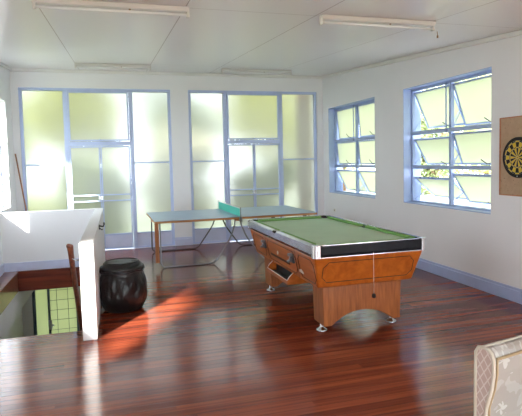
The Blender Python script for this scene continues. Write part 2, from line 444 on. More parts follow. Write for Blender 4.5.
struct(mb, 'trim_8', MT['cornice'], bevel=.012)

# ------------------------------------------------------------------ tall glazed screens in the back wall (steel frame, french doors, fanlight)
def pane_y(x0, x1, z0, z1, y, parent, m=MT['frost'], name='pane'):
    mb = MB(); mb.box((x0, y, z0), (x1, y+.006, z1)); return mb.build(name, m, parent)
def bars_y(mb, x0, x1, z0, z1, w, y0, y1):
    """rectangular frame ring"""
    mb.box((x0,y0,z0),(x0+w,y1,z1)); mb.box((x1-w,y0,z0),(x1,y1,z1))
    mb.box((x0+w,y0,z0),(x1-w,y1,z0+w)); mb.box((x0+w,y0,z1-w),(x1-w,y1,z1))
def screen(n, X0, X1, M1, M2):
    fr = MB(); yb = .035
    fr.box((X0, yb, 0), (X0+.055, yb+.07, ZT)); fr.box((X1-.055, yb, 0), (X1, yb+.07, ZT))
    fr.box((X0, yb-.012, ZT-.05), (X1, yb+.08, ZT))
    for mx in (M1, M2): fr.box((mx-.038, yb-.01, 0), (mx+.038, yb+.08, ZT-.05))
    fr.box((M1+.038, yb-.01, 2.02), (M2-.038, yb+.075, 2.10))          # door head
    for a, b in ((X0+.055, M1-.038), (M2+.038, X1-.055)):
        fr.box((a, yb+.01, 1.665), (b, yb+.05, 1.69))                    # slim glazing bar
        fr.box((a, yb+.005, .285), (b, yb+.06, .31)); fr.box((a, yb, 0), (b, yb+.06, .035))
    o = struct(fr, f'window_{n}', MT['bluel'], bevel=.004)
    # side lights
    for a, b in ((X0+.055, M1-.038), (M2+.038, X1-.055)):
        pane_y(a, b, .31, 1.665, yb+.03, o); pane_y(a, b, 1.69, ZT-.05, yb+.03, o)
        k = MB(); k.box((a, yb+.015, .035), (b, yb+.045, .285)); k.build('kick_panel', MT['lav'], o, bevel=.003)
    # fanlight sash, hinged at the top
    a, b = M1+.042, M2-.042
    s = MB(); bars_y(s, a, b, 2.105, ZT-.052, .032, yb-.028, yb+.03)
    s.box(((a+b)/2-.008, yb-.05, 2.10), ((a+b)/2+.008, yb-.028, 2.15)); s.box(((a+b)/2-.01, yb-.05, ZT-.075), ((a+b)/2+.01, yb-.028, ZT-.035))
    so = s.build('sash', MT['bluel'], o, bevel=.003); pane_y(a+.032, b-.032, 2.137, ZT-.084, yb, so)
    # two door leaves
    mid = (a+b)/2
    for k_, (p, q) in enumerate(((a, mid-.002), (mid+.002, b))):
        d = MB(); w = .026; y0_, y1_ = yb-.012, yb+.035
        d.box((p,y0_,.012),(p+w,y1_,2.015)); d.box((q-w,y0_,.012),(q,y1_,2.015))
        d.box((p+w,y0_,1.985),(q-w,y1_,2.015)); d.box((p+w,y0_,.28),(q-w,y1_,.315)); d.box((p+w,y0_,.012),(q-w,y1_,.05))
        d.box((p+w,y0_,1.06),(q-w,y1_,1.085)); d.box((p+w,y0_,.945),(q-w,y1_,.97))
        do = d.build('door_leaf', MT['bluel'], o, bevel=.003)
        pane_y(p+w, q-w, 1.085, 1.985, yb+.01, do); pane_y(p+w, q-w, .97, 1.06, yb+.01, do); pane_y(p+w, q-w, .315, .945, yb+.01, do)
        kp = MB(); kp.box((p+w, yb, .05), (q-w, yb+.025, .28)); kp.build('kick_panel', MT['lav'], do, bevel=.003)
        if k_ == 0:
            hn = MB(); hn.box((q-.06, yb-.03, .985), (q+.02, yb-.012, 1.055)); hn.lathe((q-.03, yb-.03, 1.02), [(.012,0),(.012,-.03),(.024,-.035),(.026,-.055),(.018,-.066)], 16, axis='Y')
            hn.build('door_handle', MT['bchrome'], do, bevel=.002)
        else:
            bt = MB(); bt.tube([(p+.012, yb-.02, .06), (p+.012, yb-.02, .24)], .006); bt.box((p+.002, yb-.024, .12), (p+.022, yb-.012, .15)); bt.build('bolt', MT['bluel'], do)
    return o
screen(1, A0, A1, -5.19, -4.0)
screen(2, B0, B1, -2.14, -.945)

# ------------------------------------------------------------------ steel awning windows in the right wall
def awning_window(n, Y, opens, m):
    """opens[row][col] = (drop of the hinge, swing angle in degrees) for rows top to bottom, cols far to near"""
    ya, yb = Y; z0, z1 = WZ; X = .14
    fr = MB()
    fr.box((X, ya, z0), (X+.045, ya+.04, z1)); fr.box((X, yb-.04, z0), (X+.045, yb, z1))
    fr.box((X, ya, z1-.045), (X+.045, yb, z1)); fr.box((X, ya, z0), (X+.045, yb, z0+.035))
    ym = (ya+yb)/2; fr.box((X-.005, ym-.022, z0), (X+.05, ym+.022, z1))
    zt = (2.035, 1.515)
    for z in zt: fr.box((X-.012, ya, z-.028), (X+.05, yb, z+.028))
    fr.box((0.0, ya, z0-.0), (X, yb, z0+.012)); fr.box((0.0, yb-.008, z0), (X, yb, z1)); fr.box((0.0, ya, z1-.008), (X, yb, z1))
    fr.box((X+.045, yb-.006, z0), (T+.01, yb, z1)); fr.box((X+.045, ya, z0), (T+.06, yb, z0+.02))
    o = struct(fr, f'window_{n}', MT['blue'], bevel=.003)
    rows = ((zt[0]+.028, z1-.045), (zt[1]+.028, zt[0]-.028), (z0+.035, zt[1]-.028))
    cols = ((ym+.022, yb-.04), (ya+.04, ym-.022))
    for r, (ra, rb) in enumerate(rows):
        for c_, (ca, cb) in enumerate(cols):
            drop, ang = opens[r][c_]; hgt = rb-ra-.004; t = math.radians(ang)
            wdt = cb-ca-.006; s = MB(); w = .024
            # local: y across, z down from the hinge line
            s.box((-.012,0,-hgt),(.014,w,0)); s.box((-.012,wdt-w,-hgt),(.014,wdt,0)); s.box((-.012,w,-w),(.014,wdt-w,0)); s.box((-.012,w,-hgt),(.014,wdt-w,-hgt+w))
            so = s.build('sash', MT['blue'], o, bevel=.002)
            so.location = (X+.03, ca+.003, rb-.002-drop); so.rotation_euler = (0, -t, 0)
            p = MB(); p.box((-.003, w, -hgt+w), (.003, wdt-w, -w)); p.build('pane', MT['frost2'], so)
            # stay handle at the bottom rail and side stays
            hd = MB(); hd.tube([(-.012, wdt*.36, -hgt+.02), (-.05, wdt*.38, -hgt+.03), (-.075, wdt*.44, -hgt+.10)], .006, 8); hd.build('stay_handle', MT['tube'], so)
            zb = rb-.002-drop-hgt*.62*math.cos(t); xb = X+.03+hgt*.62*math.sin(t)
            if ang > 8:
                st = MB()
                for yy in (ca+.012, cb-.012): st.tube([(X+.03, yy, ra+.02), (xb, yy, zb)], .0055, 6)
                st.build('stay_arm', MT['blue'], o)
    # slim drip bar seen beside the mullion on the far column
    d = MB(); d.box((X-.03, ym+.05, rows[0][0]-.06), (X-.018, ym+.066, z1-.03)); d.box((X-.03, ym+.05, z1-.06), (X+.01, ym+.066, z1-.03)); d.box((X-.03, ym+.05, rows[0][0]-.06), (X-.0, ym+.066, rows[0][0]-.04)); d.build('flyscreen_bar', MT['blue'], o)
    return o
awning_window(4, W4, (((0,5),(0,5)), ((.0,5),(.0,5)), ((.05,28),(.05,28))), None)
awning_window(3, W3, (((.01,25),(.01,19)), ((.06,31),(.02,19)), ((.13,50),(.06,34))), None)

# left wall windows
def left_window(n, Y, Z, glass, grid=True):
    ya, yb = Y; z0, z1 = Z; X = -W-.16; fr = MB()
    fr.box((X,ya,z0),(X+.045,ya+.04,z1)); fr.box((X,yb-.04,z0),(X+.045,yb,z1)); fr.box((X,ya+.04,z1-.045),(X+.045,yb-.04,z1)); fr.box((X,ya+.04,z0),(X+.045,yb-.04,z0+.04))
    ym = (ya+yb)/2; fr.box((X-.004,ym-.02,z0+.04),(X+.049,ym+.02,z1-.045)) if grid else None
    zs = [z0+.04, z0+(z1-z0)*.33, z0+(z1-z0)*.66, z1-.045]
    for z in (zs[1:3] if grid else ()): fr.box((X-.002,ya+.04,z-.02),(X+.047,ym-.02,z+.02)); fr.box((X-.002,ym+.02,z-.02),(X+.047,yb-.04,z+.02))
    o = struct(fr, f'window_{n}', MT['blue'], bevel=.003)
    for za, zb in (zip(zs, zs[1:]) if grid else ((zs[0], zs[-1]),)):
        for p, q in (((ya+.04, ym-.02), (ym+.02, yb-.04)) if grid else ((ya+.04, yb-.04),)):
            g = MB(); g.box((X+.02, p, za+.0), (X+.025, q, zb)); g.build('pane', glass, o)
left_window(5, LW1, (.96, 2.78), MT['clear'])
left_window(6, LW2, (1.45, 2.55), MT['clear'], False)
for n, (x0, x1) in ((7, (-5.9, -3.1)), (8, (-2.9, -.2))):  # unseen front wall windows behind the camera, added to let in more daylight
    fr = MB(); bars_y(fr, x0, x1, .1, 2.4, .05, YF-.15, YF-.1); fr.box(((x0+x1)/2-.02, YF-.15, .15), ((x0+x1)/2+.02, YF-.1, 2.35))
    o = struct(fr, f'window_{n}', MT['blue']); pane_y(x0+.05, x1-.05, .15, 2.35, YF-.13, o, MT['clear'])

# glazed door at the foot of the stairs with a security grid
fr = MB(); X0, X1, Z0, Z1 = -5.93, -5.10, LOW, -.62
fr.box((X0,.03,Z0),(X0+.055,.10,Z1)); fr.box((X1-.06,.03,Z0),(X1,.10,Z1)); fr.box((X0,.03,Z1-.05),(X1,.10,Z1)); fr.box((-5.665,.03,Z0),(-5.625,.10,Z1-.05))
fr.box((X0+.055,.03,Z0),(X1-.06,.10,Z0+.06))
dd = struct(fr, 'door_1', MT['navy'], bevel=.004)
pane_y(X0+.055, -5.665, Z0+.06, Z1-.05, .06, dd, MT['frost3']); pane_y(-5.625, X1-.06, Z0+.06, Z1-.05, .06, dd, MT['frost3'])
g = MB()
for x in (-5.50, -5.30): g.tube([(x,.035,Z0+.06),(x,.035,Z1-.05)], .004, 6)
z = -.70
while z > Z0+.1:
    g.tube([(-5.625,.03,z),(X1-.06,.03,z)], .004, 6); z -= .19
g.build('security_grid', MT['wiremesh'], dd)
hn = MB(); hn.box((-5.655,.0,-1.44),(-5.60,.03,-1.27)); hn.box((-5.635,-.03,-1.37),(-5.56,0,-1.345)); hn.build('door_handle', MT['lav'], dd, bevel=.003)

# staircase
st = thing('staircase', 'steep wooden staircase dropping through the floor opening at the left', 'staircase', (-5.28, -5.1, 0))
n = 13; rise = -LOW/n*1.0; run = .205
for k in range(1, n):
    t = MB(); y = -4.80-(-5.1)+.02+run*(k-1); t.box((-.56, y, -rise*k-.035), (.56, y+run+.02, -rise*k)); t.build('tread', MT['nosing'], st, bevel=.004)
for sx in (-.585, .565):
    t = MB(); y0_ = .30; 
    t.prism([(sx, y0_, -rise-.25), (sx, y0_, -.32), (sx, y0_+.15, -.32), (sx, y0_+run*n, LOW+.2), (sx, y0_+run*n, LOW+.0), (sx, y0_+run*n-.2, LOW+.0)], (.02,0,0)); t.build('stringer', MT['fascia'], st)

# handrail on the stair side of the half wall
hr = thing('stair_handrail', 'dark red wooden handrail with rounded end inside the stairwell half wall', 'handrail', (-4.775, -4.95, .87))
mb = MB(); P0 = Vector((0,0,0)); D = Vector((0,.445,-.52))
mb.tube([P0+Vector((-.012,-.03,.012)), P0+Vector((-.01,-.02,.018)), P0+Vector((0,.0,.012)), P0+D*.12, P0+D*.5, P0+D, P0+D*3, P0+D*5.6], [.012,.026,.031,.027,.026,.026,.026,.026], 14)
mb.build('rail', MT['handrail'], hr)
for t_ in (.17, 2.0, 4.0):
    b = MB(); p = P0+D*t_; b.tube([p+Vector((0,0,-.02)), p+Vector((.03,0,-.05)), p+Vector((.094,0,-.05))], .008, 8); b.build('bracket', MT['bchrome'], hr)

# small dark hook on the outer face of the half wall
mb = MB(); mb.box((-4.549,-3.63,.865),(-4.54,-3.60,.925)); mb.tube([(-4.54,-3.615,.91),(-4.50,-3.615,.90),(-4.485,-3.615,.925),(-4.49,-3.615,.95)], .009, 8); mb.tube([(-4.54,-3.615,.88),(-4.51,-3.615,.86),(-4.50,-3.615,.875)], .007, 8)
tag(mb.build('wall_hook', MT['rubber']), 'small dark metal hook on top outer face of the white stairwell half wall', 'hook')

# broom stick leaning in the far left corner
mb = MB(); mb.tube([(-6.070,-.04,2.02-.13), (-5.93,-.12,.90), (-5.83,-.175,.02)], [.0125,.0125,.0125], 12)
tag(mb.build('broom_stick', MT['stick']), 'thin brown wooden stick leaning in the far left corner', 'stick')

# wall socket
so = thing('wall_socket', 'small cream power socket low on the right wall near the far corner', 'socket', (0,-.56,.61))
mb = MB(); mb.box((-.012,-.05,-.032),(0,.05,.032)); mb.build('cover_plate', MT['lampw'], so, bevel=.003)
mb = MB(); mb.box((-.02,-.03,-.012),(-.012,-.008,.012)); mb.build('switch', MT['amber'], so, bevel=.002)

# ------------------------------------------------------------------ fluorescent battens
def lamp(x0, x1, y, label):
    z = cz(y); L = x1-x0
    t = thing('fluorescent_light', label, 'ceiling light', ((x0+x1)/2, y, z), 0, 'fluorescent battens on the ceiling')
    b = MB(); b.prism([(-L/2+.02,-.035,-.001),(-L/2+.02,-.055,-.012),(-L/2+.02,-.035,-.042),(-L/2+.02,.035,-.042),(-L/2+.02,.055,-.012),(-L/2+.02,.035,-.001)], (L-.04,0,0)); b.build('housing', MT['lampw'], t)
    b = MB(); b.tube([(-L/2+.03,0,-.066),(L/2-.03,0,-.066)], .0135, 12); b.build('lamp_tube', MT['tubew'], t)
    for s in (-1, 1):
        b = MB(); b.box((s*(L/2-.035), -.02, -.09), (s*(L/2-.01), .02, -.01)); b.build('end_cap', MT['lampw'], t, bevel=.004)
    b = MB(); b.tube([(L*.1,0,-.042),(L*.1,0,-.05)], .009, 8); b.build('starter', MT['amber'], t)
    return t
lamp(-4.92, -3.64, -5.64, 'long cream fluorescent batten at the top left, above the stairwell')
t2 = lamp(-2.44, -1.19, -5.66, 'long cream fluorescent batten above the pool table, nearest the right wall')
b = MB(); b.tube([(.655,0,-.09),(.657,0,-.135)], .004, 6); b.tube([(.657,0,-.13),(.657,0,-.155)], .009, 8); b.build('pull_cord', MT['amber'], t2)
lamp(-4.92, -3.66, -1.15, 'distant fluorescent batten above the left tall window')
lamp(-2.40, -1.03, -.95, 'distant fluorescent batten above the right tall window')

# ------------------------------------------------------------------ table tennis table
L, Wd, HT = 2.735, 1.528, .762
tt = thing('table_tennis_table', 'grey-blue table tennis table with orange wooden edge on bent steel legs', 'table', (-2.427,-1.402,0), .0266)
for s in (-1, 1):
    b = MB(); x0, x1 = (-L/2, -.003) if s < 0 else (.003, L/2)
    b.box((x0+.0,-Wd/2+.0,HT-.006),(x1,Wd/2,HT)); b.build('table_top', MT['tbl'], tt, bevel=.001)
    b = MB(); zz = HT-.038
    b.box((x0,-Wd/2,zz),(x1,-Wd/2+.02,HT-.006)); b.box((x0,Wd/2-.02,zz),(x1,Wd/2,HT-.006)); b.box((x0,-Wd/2+.02,zz),(x0+.02,Wd/2-.02,HT-.006)); b.box((x1-.02,-Wd/2+.02,zz),(x1,Wd/2-.02,HT-.006))
    b.box((x0+.02,-Wd/2+.02,HT-.018),(x1-.02,Wd/2-.02,HT-.006)); b.build('edge_frame', MT['ply'], tt, bevel=.002)
def leg_frame(y, s, m):
    r = .0125; e = s*(L/2-.09)
    P = [(e, y*.93, HT-.03), (e, y, .06), (e-s*.0, y, r), (s*(.0+.42), y, r), (s*.13, y*.98, .42), (s*.055, y*.95, .62), (s*.045, y*.95, HT-.03)]
    b = MB(); b.tube(fillet([Vector(p) for p in P if True][:1]+[Vector((e,y,r))]+[Vector(p) for p in P[3:]], .085, 7), r, 10, m)
    return b
for s in (-1, 1):
    leg_frame(-.655, s, MT['gtube']).build('leg', None, tt)
    leg_frame(.86, s, MT['tube']).build('leg', None, tt)
for s, yy in ((-1,-.70),):
    b = MB(); b.box((s*(L/2-.03)-.03, yy-.022, .10), (s*(L/2-.03)+.03, yy+.022, HT-.04)); b.build('wooden_leg', MT['oldwood'], tt, bevel=.004)
b = MB(); b.box((-L/2+.02,-.02,HT-.085),(L/2-.02,.02,HT-.02)); b.box((-.05,-Wd/2+.05,HT-.07),(.05,Wd/2-.05,HT-.02)); b.build('underframe', MT['oldwood'], tt)
for x in (.55, 1.12):
    b = MB(); b.box((x,-Wd/2+.02,HT-.055),(x+.06,-Wd/2+.05,HT-.037)); b.build('catch', MT['tube'], tt)
nt_ = thing('table_tennis_net', 'teal green net with a white top band across the table tennis table', 'net', (-2.427,-1.402,HT), .0266)
b = MB(); NN = 16
for k in range(NN):
    ya, yb = -.80+1.60*k/NN, -.80+1.60*(k+1)/NN
    b.box((-.004, ya, .004), (.004, yb, .135))
b.build('mesh', MT['net'], nt_)
b = MB(); b.box((-.007,-.80,.135),(.007,.80,.15)); b.box((-.006,-.80,.0),(.006,-.785,.135)); b.box((-.006,.785,.0),(.006,.80,.135)); b.build('white_band', MT['white'], nt_)
for s in (-1, 1):
    b = MB(); b.tube([(0,s*.81,-.02),(0,s*.81,.155)], .009, 8); b.box((-.02,s*.76-(.0),-.045),(.02,s*.825,-.040)); b.box((-.02,s*.79,-.075),(.02,s*.83,.001)); b.build('post', MT['gtube'], nt_)

# ------------------------------------------------------------------ pool table
pt = thing('pool_table', 'coin-operated pool table with orange-brown cabinet, chrome rails and green cloth', 'pool table', (-2.070,-4.806,0), .014)
hw, hl = .587, 1.136
ztop, zb = .893, .778
# cabinet: tapered body
b = MB(); a, c_ = (.566,1.110), (.503,1.005)
b.hexa([(-c_[0],-c_[1],.468),(c_[0],-c_[1],.468),(c_[0],c_[1],.468),(-c_[0],c_[1],.468),(-a[0],-a[1],zb),(a[0],-a[1],zb),(a[0],a[1],zb),(-a[0],a[1],zb)])
body = b.build('cabinet', MT['pool'], pt, bevel=.022, seg=4)
# near/far end board in cross-grain veneer, following the tapered face
def endpt(s, x, z, off=.0):      # point on the end face
    t = (z-.468)/(zb-.468); return (x, s*(c_[1]+(a[1]-c_[1])*t+off), z)
def sidept(s, y, z, off=.0):
    t = (z-.468)/(zb-.468); return (s*(c_[0]+(a[0]-c_[0])*t+off), y, z)
def strip(mb, pts, off):
    mb.tube(pts, .004, 4, closed=True)
def octo(u0, u1, z0, z1, c):
    return [(u0+c,z0),(u1-c,z0),(u1-c*.55,z0+c*.55),(u1,z0+c),(u1,z1-c),(u1-c*.55,z1-c*.55),(u1-c,z1),(u0+c,z1),(u0+c*.55,z1-c*.55),(u0,z1-c),(u0,z0+c),(u0+c*.55,z0+c*.55)]
for s in (-1, 1):
    b = MB(); strip(b, [endpt(s, u, z, .001) for u, z in octo(-.475, .475, .525, .725, .05)], 0); b.build('inlay', MT['inlay'], pt)
for s in (-1, 1):
    for u0, u1 in ((-1.02, -.62), (-.54, .40), (.50, .98)):
        b = MB(); strip(b, [sidept(s, u, z, .001) for u, z in octo(u0, u1, .51, .735, .045)], 0); b.build('inlay', MT['inlay'], pt)
# rails: outer trim
def rail(mb, x0, y0, x1, y1): mb.box((x0,y0,zb),(x1,y1,ztop))
tw = .045; cr = .056
for s in (-1, 1):
    b = MB(); x = s*hw
    # side rail with sloped outer face
    pf = [(x-s*.014, 0, zb), (x, 0, zb+.03), (x, 0, ztop-.012), (x-s*.012, 0, ztop), (x-s*tw, 0, ztop), (x-s*tw, 0, zb)]
    b.prism([(p[0], -hl+cr, p[2]) for p in pf], (0, 2*hl-2*cr, 0)); b.build('side_rail', MT['chrome'], pt)
    b = MB(); y = s*hl
    pf = [(0, y-s*.014, zb+.006), (0, y, zb+.03), (0, y, ztop-.010), (0, y-s*.01, ztop-.004), (0, y-s*tw, ztop-.004), (0, y-s*tw, zb+.006)]
    b.prism([(-hw+cr*.75, p[1], p[2]) for p in pf], (2*hw-1.5*cr, 0, 0)); b.build('end_rail', MT['black'], pt)
    b = MB(); b.box((-hw+cr*.75, y-s*.03, ztop-.004), (hw-cr*.75, y-s*.008, ztop+.001)); b.box((-hw+cr*.75, y-s*.02, zb-.001), (hw-cr*.75, y-s*.004, zb+.006)); b.build('end_trim', MT['bchrome'], pt)
for sx in (-1, 1):
    for sy in (-1, 1):
        b = MB(); R0 = .042; cx, cy = sx*(hw-R0+.004), sy*(hl-R0+.004)
        a0 = {(1,1):0,(-1,1):PI/2,(-1,-1):PI,(1,-1):3*PI/2}[(sx,sy)]
        out = [(cx+R0*math.cos(a0+PI/2*k/6), cy+R0*math.sin(a0+PI/2*k/6)) for k in range(7)]
        ins = [(cx+R0*math.cos(a0+PI/2)-(0 if (sx*sy>0) else 0), cy)]
        # close the L-shaped casting
        p_end = out[-1]; p_start = out[0]
        if sx*sy > 0:   # starts on the x side, ends on the y side
            poly = out + [(sx*(hw-cr-.005), p_end[1]), (sx*(hw-cr-.005), sy*(hl-tw)), (sx*(hw-tw), sy*(hl-tw)), (sx*(hw-tw), sy*(hl-cr-.005)), (p_start[0], sy*(hl-cr-.005))]
        else:
            poly = out + [(p_end[0], sy*(hl-cr-.005)), (sx*(hw-tw), sy*(hl-cr-.005)), (sx*(hw-tw), sy*(hl-tw)), (sx*(hw-cr-.005), sy*(hl-tw)), (sx*(hw-cr-.005), p_start[1])]
        b.prism([(p[0], p[1], zb-.004) for p in poly], (0,0,ztop-zb+.007)); b.build('corner_casting', MT['bchrome'], pt, bevel=.004)
# bed and cushions
b = MB(); b.box((-hw+tw,-hl+tw,.80),(hw-tw,hl-tw,.862)); b.build('playing_surface', MT['cloth'], pt)
cw = .045; ix, iy = hw-tw, hl-tw; pc, pm = .085, .06
def cush(p0, p1, inward, cut0, cut1):
    """cushion prism from p0 to p1 on the outer line; cut = how far the nose is trimmed at each end"""
    b = MB(); p0 = Vector((*p0,0)); p1 = Vector((*p1,0)); d = (p1-p0).normalized(); n_ = Vector((*inward,0))
    q0, q1 = p0+d*cut0+n_*cw, p1-d*cut1+n_*cw
    b.hexa([(p0.x,p0.y,.862),(p1.x,p1.y,.862),(q1.x,q1.y,.866),(q0.x,q0.y,.866),(p0.x,p0.y,ztop-.004),(p1.x,p1.y,ztop-.004),(q1.x,q1.y,.890),(q0.x,q0.y,.890)])
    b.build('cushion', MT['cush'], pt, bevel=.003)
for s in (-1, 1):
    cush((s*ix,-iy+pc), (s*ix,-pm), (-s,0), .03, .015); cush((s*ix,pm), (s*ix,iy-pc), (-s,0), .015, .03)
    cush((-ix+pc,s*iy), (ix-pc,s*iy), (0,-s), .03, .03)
for x, y, r in [(sx*(ix-.018), sy*(iy-.018), .052) for sx in (-1,1) for sy in (-1,1)] + [(sx*(ix+.004), 0, .047) for sx in (-1,1)]:
    b = MB(); b.lathe((x,y,0), [(r*.2,.8625),(r*.98,.8625),(r,.866),(r,.867),(r*.2,.8671)], 20); b.build('pocket', MT['rubber'], pt)
    b = MB(); sx = 1 if x > 0 else -1; sy = 0 if y == 0 else (1 if y > 0 else -1)
    if sy == 0: th0, th1 = (-PI*.5, PI*.5) if sx > 0 else (PI*.5, PI*1.5)
    else:
        mid = math.atan2(sy, sx); th0, th1 = mid-PI*.55, mid+PI*.55
    pts = [(x+r*math.cos(th0+(th1-th0)*k/12), y+r*math.sin(th0+(th1-th0)*k/12), .882) for k in range(13)]
    b.tube(pts, .013, 8); b.build('pocket_rim', MT['rubber'], pt)
# pedestals with an arched cut-out
for s in (-1, 1):
    b = MB(); yc = s*.81; zl = .075
    def pedpoly(y):
        top = .470; P = [(-.425,y,top),(-.412,y,zl),(-.33,y,zl)]
        for k in range(1, 15):
            x = -.33+.66*k/15; t = (x/.33); P.append((x, y, zl+.125*(1-abs(t)**2.2)))
        return P+[(.33,y,zl),(.412,y,zl),(.425,y,top)]
    th = .25; b.prism(pedpoly(yc-th/2), (0, th, 0))
    b.build('pedestal', MT['ped'], pt, bevel=.006)
    for sx in (-1, 1):
        b = MB(); b.lathe((sx*.385, yc, 0), [(.052,0),(.056,.006),(.05,.016),(.026,.03),(.017,.045),(.016,.075)], 24); b.build('levelling_foot', MT['bchrome'], pt)
# ball return tray on the long left side
b = MB(); y0_, y1_ = -.40, .30; xo = -.585
prof = [(-.50,.50),(xo,.415),(xo,.372),(-.30,.372),(-.30,.45),(-.46,.45)]
def wallp(y): return [(x, y, z) for x, z in [(-.50,.505),(-.56,.452),(xo,.415),(xo,.372),(-.30,.372),(-.30,.47),(-.50,.47)]]
b.prism(wallp(y0_), (0,.014,0)); b.prism(wallp(y1_-.014), (0,.014,0))
b.box((xo,y0_+.014,.372),(xo+.012,y1_-.014,.415)); b.box((xo+.012,y0_+.014,.372),(-.30,y1_-.014,.38)); b.build('ball_return_tray', MT['pool'], pt, bevel=.002)
b = MB(); b.box((xo+.013,y0_+.015,.3805),(-.46,y1_-.015,.384)); b.box((-.475,y0_+.015,.3805),(-.47,y1_-.015,.469)); b.build('tray_lining', MT['rubber'], pt)
b = MB(); b.tube([(-.515,y0_+.007,.493),(-.562,y0_+.007,.454),(xo,y0_+.007,.417),(xo+.004,y1_-.007,.417),(-.562,y1_-.007,.454),(-.515,y1_-.007,.493)], .0045, 6); b.build('tray_edging', MT['lampw'], pt)
# coin mechanisms, slot panel and badge on that side
for yy, lab in ((.50, 1), (-.455, 2)):
    b = MB(); p = sidept(-1, yy, .67); b.box((p[0]-.012, yy-.045, .615), (p[0]+.03, yy+.045, .715)); 
    co = b.build('coin_plate', MT['tube'], pt, bevel=.004)
    b = MB(); b.box((p[0]-.05, yy-.03, .685), (p[0]-.012, yy+.02, .715)); b.lathe((p[0]-.012, yy, .655), [(.02,0),(.02,-.02),(.013,-.025)], 14, axis='X'); b.box((p[0]-.055,yy-.012,.622),(p[0]-.012,yy+.03,.642)); b.build('coin_slide', MT['gtube'], co, bevel=.003)
b = MB()
for y_a, y_b in ((-.33, .31),):
    P1, P2 = sidept(-1, y_a, .565, .002), sidept(-1, y_b, .565, .002); P3, P4 = sidept(-1, y_b, .59, .002), sidept(-1, y_a, .59, .002)
    b.prism([P1, P2, P3, P4], (-.004,0,0))
b.build('slot_strip', MT['inlay'], pt)
b = MB(); p = sidept(-1, .03, .635, .002); b.lathe((p[0],.03,.635), [(.022,0),(.022,-.005)], 18, axis='X'); b.build('badge', MT['lampw'], pt)
b = MB(); P = [sidept(-1, y, z, .002) for y, z in ((-.71,.545),(-.60,.550),(-.60,.572),(-.66,.590),(-.71,.565))]; b.prism(P, (-.002,0,0)); b.build('sticker', MT['lampw'], pt)
for yy in (.43,-.56):
    b = MB(); b.prism([sidept(-1, yy, .47, .001), sidept(-1, yy+.006, .47, .001), sidept(-1, yy+.006, .776, .001), sidept(-1, yy, .776, .001)], (-.001,0,0)); b.build('seam', MT['inlay'], pt)
# hanging cord with a black knob at the near end
b = MB(); b.tube([(.005,-hl-.006,.80),(.005,-hl-.006,.40)], .0022, 6); co = b.build('cord', MT['lampw'], pt)
b = MB(); b.lathe((.005,-hl-.006,.385), [(.008,.024),(.017,.018),(.019,.0),(.016,-.014),(.006,-.018)], 14); b.build('knob', MT['rubber'], co)

# ------------------------------------------------------------------ rubbish bin
bn = thing('rubbish_bin', 'round black lidded bin in a loose black liner beside the white half wall', 'bin', (-4.295,-4.16,0), 0)
b = MB(); b.lathe((0,0,0), [(.185,0),(.20,.01),(.232,.47),(.234,.478)], 40); b.build('bin_body', MT['bin'], bn)
b = MB(); b.lathe((0,0,0), [(.240,.47),(.246,.477),(.246,.500),(.234,.506),(.222,.508),(.212,.516),(.208,.538),(.190,.547),(.10,.553),(.02,.555)], 48)
lid = b.build('lid', MT['bin'], bn)
b = MB(); pts = [(.185*math.cos(t), .185*math.sin(t), .552) for t in [2*PI*k/40 for k in range(40)]]; b.tube(pts, .007, 8, closed=True)
b.box((-.18,-.012,.55),(.18,.012,.557)); b.build('lid_ridge', MT['bin'], lid)
b = MB(); prof = []
for k in range(25):
    t = k/24; z = .005+.475*t
    r = .205+.075*math.sin(min(1, t*1.15)*PI)**.8*(1-.25*t)+.03*t
    prof.append((r, z))
def crumple(a, k):
    t = k/24; am = .03*math.sin(PI*min(1, t*1.02))
    n1 = noise.noise(Vector((math.cos(a)*2.2, math.sin(a)*2.2, t*3.0)))
    n2 = abs(noise.noise(Vector((math.cos(a)*7, math.sin(a)*7, t*3.2+4))))
    fold = .012*math.sin(a*13+6*n1)*(t**4)
    return 1+am*2.4*n1-am*2.2*n2+fold
b.lathe((0,0,0), prof, 110, wob=crumple); 
for v in b.bm.verts:
    v.co.x = max(v.co.x, -.247)
b.build('bin_liner', MT['bag'], bn, smooth=True)
b = MB(); b.tube([( max(-.238,.245*math.cos(t)*(1+.02*math.sin(9*t))), .245*math.sin(t)*(1+.02*math.sin(9*t)), .458+.008*math.sin(5*t)) for t in [2*PI*k/60 for k in range(60)]], .011, 8, closed=True); b.build('liner_hem', MT['bag'], bn)

# ------------------------------------------------------------------ pin board and dartboard
PY, PZ0, PZ1 = -5.512, 1.208, 2.098
pb = thing('pin_board', 'brown cork board in thin orange wood frame hung behind the dartboard', 'board', (0,PY,PZ0))
b = MB(); b.box((-.02,-.262,.012),(-.004,.262,PZ1-PZ0-.012)); b.build('cork_panel', MT['cork'], pb)
b = MB(); hgt = PZ1-PZ0
b.box((-.03,-.274,0),(0,-.262,hgt)); b.box((-.03,.262,0),(0,.274,hgt)); b.box((-.03,-.262,0),(0,.262,.012)); b.box((-.03,-.262,hgt-.012),(0,.262,hgt)); b.build('frame', MT['pine'], pb, bevel=.002)
db = thing('dartboard', 'round black and yellow dartboard hung on the cork board', 'dartboard', (-.0205,PY-.03,1.641))
b = MB(); b.lathe((0,0,0), [(.222,0),(.2255,-.006),(.2255,-.030),(.222,-.034)], 64, axis='X'); b.build('board_body', MT['dblack'], db)
b = MB(); c0 = (-.0348,0,0)
for k in range(20):
    a0 = (k-.5)*PI/10; a1 = a0+PI/10; odd = k % 2
    m1, m2 = (MT['dblack'], MT['dyel']) if odd == 0 else (MT['dyel'], MT['dblack'])
    b.ring(c0, .016,.097, a0, a1, 0, 3, m1); b.ring(c0, .107,.158, a0, a1, 0, 3, m1)
    b.ring(c0, .097,.107, a0, a1, -.0002, 3, m2); b.ring(c0, .158,.172, a0, a1, -.0002, 3, m2)
